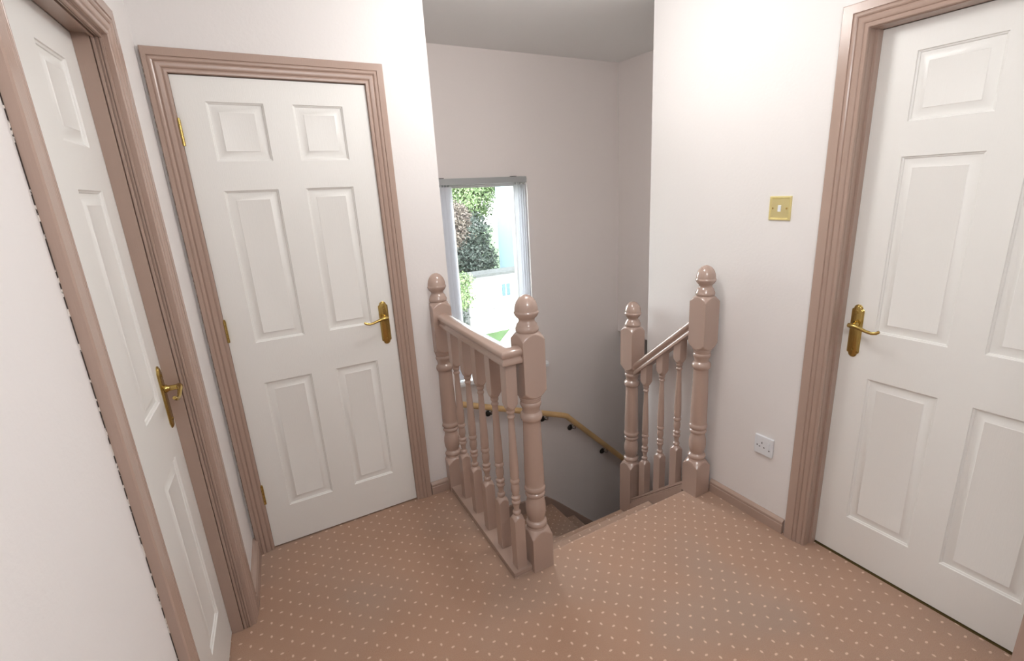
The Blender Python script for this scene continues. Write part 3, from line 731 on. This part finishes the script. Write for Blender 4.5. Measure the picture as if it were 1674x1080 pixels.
bm = bmesh.new(); prism(bm, [(9.3-BO.x, 5.55), (13.75-BO.x, 5.55), (11.2-BO.x, 7.4)], 17.35-BO.y, 18.9-BO.y, 'y'); obj('roof', bm, M['headrail'], bh)

def leaf_mat(name, c1, c2):
    m = bpy.data.materials.new(name); m.use_nodes = True; t = m.node_tree; b = t.nodes['Principled BSDF']
    tc = t.nodes.new('ShaderNodeTexCoord'); n = t.nodes.new('ShaderNodeTexNoise'); n.inputs['Scale'].default_value = 3.0; n.inputs['Detail'].default_value = 6
    cr = t.nodes.new('ShaderNodeValToRGB'); cr.color_ramp.elements[0].position = 0.35; cr.color_ramp.elements[0].color = (*c1, 1); cr.color_ramp.elements[1].position = 0.65; cr.color_ramp.elements[1].color = (*c2, 1)
    t.links.new(tc.outputs['Object'], n.inputs['Vector']); t.links.new(n.outputs[0], cr.inputs[0]); t.links.new(cr.outputs[0], b.inputs['Base Color'])
    b.inputs['Roughness'].default_value = 0.6
    return m
M['bark'] = mat('grey_brown_bark', (0.16, 0.12, 0.09), 0.9, var=0.3, vscale=6)
G1 = leaf_mat('bright_green_leaves', (0.041, 0.075, 0.022), (0.112, 0.165, 0.068))
G2 = leaf_mat('dark_green_leaves', (0.009, 0.017, 0.014), (0.024, 0.036, 0.027))
G3 = leaf_mat('reddish_leaves', (0.034, 0.023, 0.020), (0.068, 0.054, 0.041))
G4 = leaf_mat('sparse_grey_green_leaves', (0.060, 0.083, 0.053), (0.135, 0.158, 0.112))
FAR = {'dark green bushy tree just above the shed roof': 1.08, 'pale green tree at the upper left of the window view': 1.2, 'yellow green climber leaning over the shed corner': 0.93, 'bright green leafy tree at the middle of the window view': 1.08, 'reddish brown leafed shrub tree left of centre beyond the shed': 0.99, 'thin tall tree with sparse leaves against the sky': 1.12}
def tree(name, base, h, blobs, m, label, cat, n=2600, leafsize=0.13, trunk=0.12):
    kk = FAR.get(label, 1.0)
    base = (base[0]*kk, base[1]*kk, GZ); h = h*kk
    blobs = [(x*kk, y*kk, (1.54+(GZ+z-1.54)*kk)-GZ, r*kk) for x, y, z, r in blobs]
    t = empty(name, base); tag(t, label, cat)
    bm = bmesh.new(); top = Vector((0, 0, h*0.75))
    tube(bm, [(0, 0, 0), (0.05, 0, h*0.25), (-0.05, 0.05, h*0.5), tuple(top)], trunk, 10, rads=[trunk*1.3, trunk, trunk*0.75, trunk*0.3])
    for (x, y, z, r) in blobs:
        k = min(0.7, max(0.15, z/h*0.6)); p = Vector((0, 0, h*k)); q = Vector((x, y, z))
        tube(bm, [tuple(p), tuple(p.lerp(q, 0.5)+Vector((0, 0, 0.15))), tuple(q)], 0.05, 6, rads=[trunk*0.5, trunk*0.3, trunk*0.12])
        for _ in range(5):
            d = Vector((random.gauss(0, 1), random.gauss(0, 1), random.gauss(0, 1))).normalized()*r*0.85
            tube(bm, [tuple(q), tuple(q+d*0.5+Vector((0, 0, .05))), tuple(q+d)], 0.02, 5, rads=[trunk*.14, trunk*.1, trunk*.04])
    obj('trunk', bm, M['bark'], t, smooth=60)
    bm = bmesh.new(); tot = sum(b[3]**2 for b in blobs)
    for (x, y, z, r) in blobs:
        c = int(n*r*r/tot)
        for _ in range(c):
            d = Vector((random.gauss(0, 1), random.gauss(0, 1), random.gauss(0, 1))).normalized()
            p = Vector((x, y, z))+d*r*(0.45+0.55*random.random()**0.5)*random.uniform(0.8, 1.12)
            s = leafsize*random.uniform(0.6, 1.2)
            a = Vector((random.gauss(0, 1), random.gauss(0, 1), random.gauss(0, 1))).normalized(); bb = a.cross(d).normalized() if abs(a.dot(d)) < .95 else a.orthogonal()
            v = [bm.verts.new(p+a*s*.6), bm.verts.new(p+bb*s*.28+d*s*.08), bm.verts.new(p-a*s*.6), bm.verts.new(p-bb*s*.28+d*s*.08)]
            bm.faces.new(v)
    obj('foliage', bm, m, t)
    return t
tree('tree', (7.3, 18.6, GZ), 5.0, [(-1.0, 0, 1.6, 1.0), (0.1, -.2, 1.7, 1.1), (1.0, 0, 1.6, .9), (-0.4, 0.1, 2.6, 1.0), (0.7, 0, 2.7, .9)], G2, 'dark green bushy tree just above the shed roof', 'tree', 20000, .12)
tree('tree', (6.5, 17.4, GZ), 5.0, [(-.6, 0, 2.7, .75), (0.2, 0, 2.9, .7), (-.1, -.2, 3.5, .7), (-.9, 0, 3.4, .6), (.6, .1, 3.4, .55)], G3, 'reddish brown leafed shrub tree left of centre beyond the shed', 'tree', 15000, .10)
tree('tree', (8.9, 20.2, GZ), 7.0, [(0, 0, 3.9, 1.05), (.7, 0, 4.7, .8), (-.6, 0, 4.9, .8), (.2, 0, 5.5, .7)], G1, 'bright green leafy tree at the middle of the window view', 'tree', 15000, .12)
tree('tree', (7.0, 20.5, GZ), 7.0, [(-1.1, 0, 4.4, 1.0), (-.2, 0, 5.0, .9), (.7, 0, 5.2, .7), (-1.4, 0, 5.2, .7)], G1, 'pale green tree at the upper left of the window view', 'tree', 12000, .12)
tree('tree', (10.2, 24.0, GZ), 9.5, [(0, 0, 7.0, .9), (.9, 0, 7.9, .9), (-.8, 0, 7.8, 1.0), (.1, 0, 8.7, .9)], G4, 'thin tall tree with sparse leaves against the sky', 'tree', 1500, .14, .1)
tree('shrub', (4.85, 13.6, GZ), 2.6, [(0, 0, .7, .72), (.05, 0, 1.4, .7), (-.1, .1, 2.0, .65), (-.6, 0, 1.2, .8), (-.7, 0, 2.1, .7), (.35, -.1, .35, .35)], G2, 'dark green shrub growing against the left end of the shed', 'shrub', 14000, .09, .06)
tree('shrub', (4.9, 12.4, GZ), 1.9, [(.1, 0, 1.5, .35), (.3, .3, 1.9, .3), (-.3, 0, 1.6, .4)], G1, 'yellow green climber leaning over the shed corner', 'shrub', 2200, .07, .04)
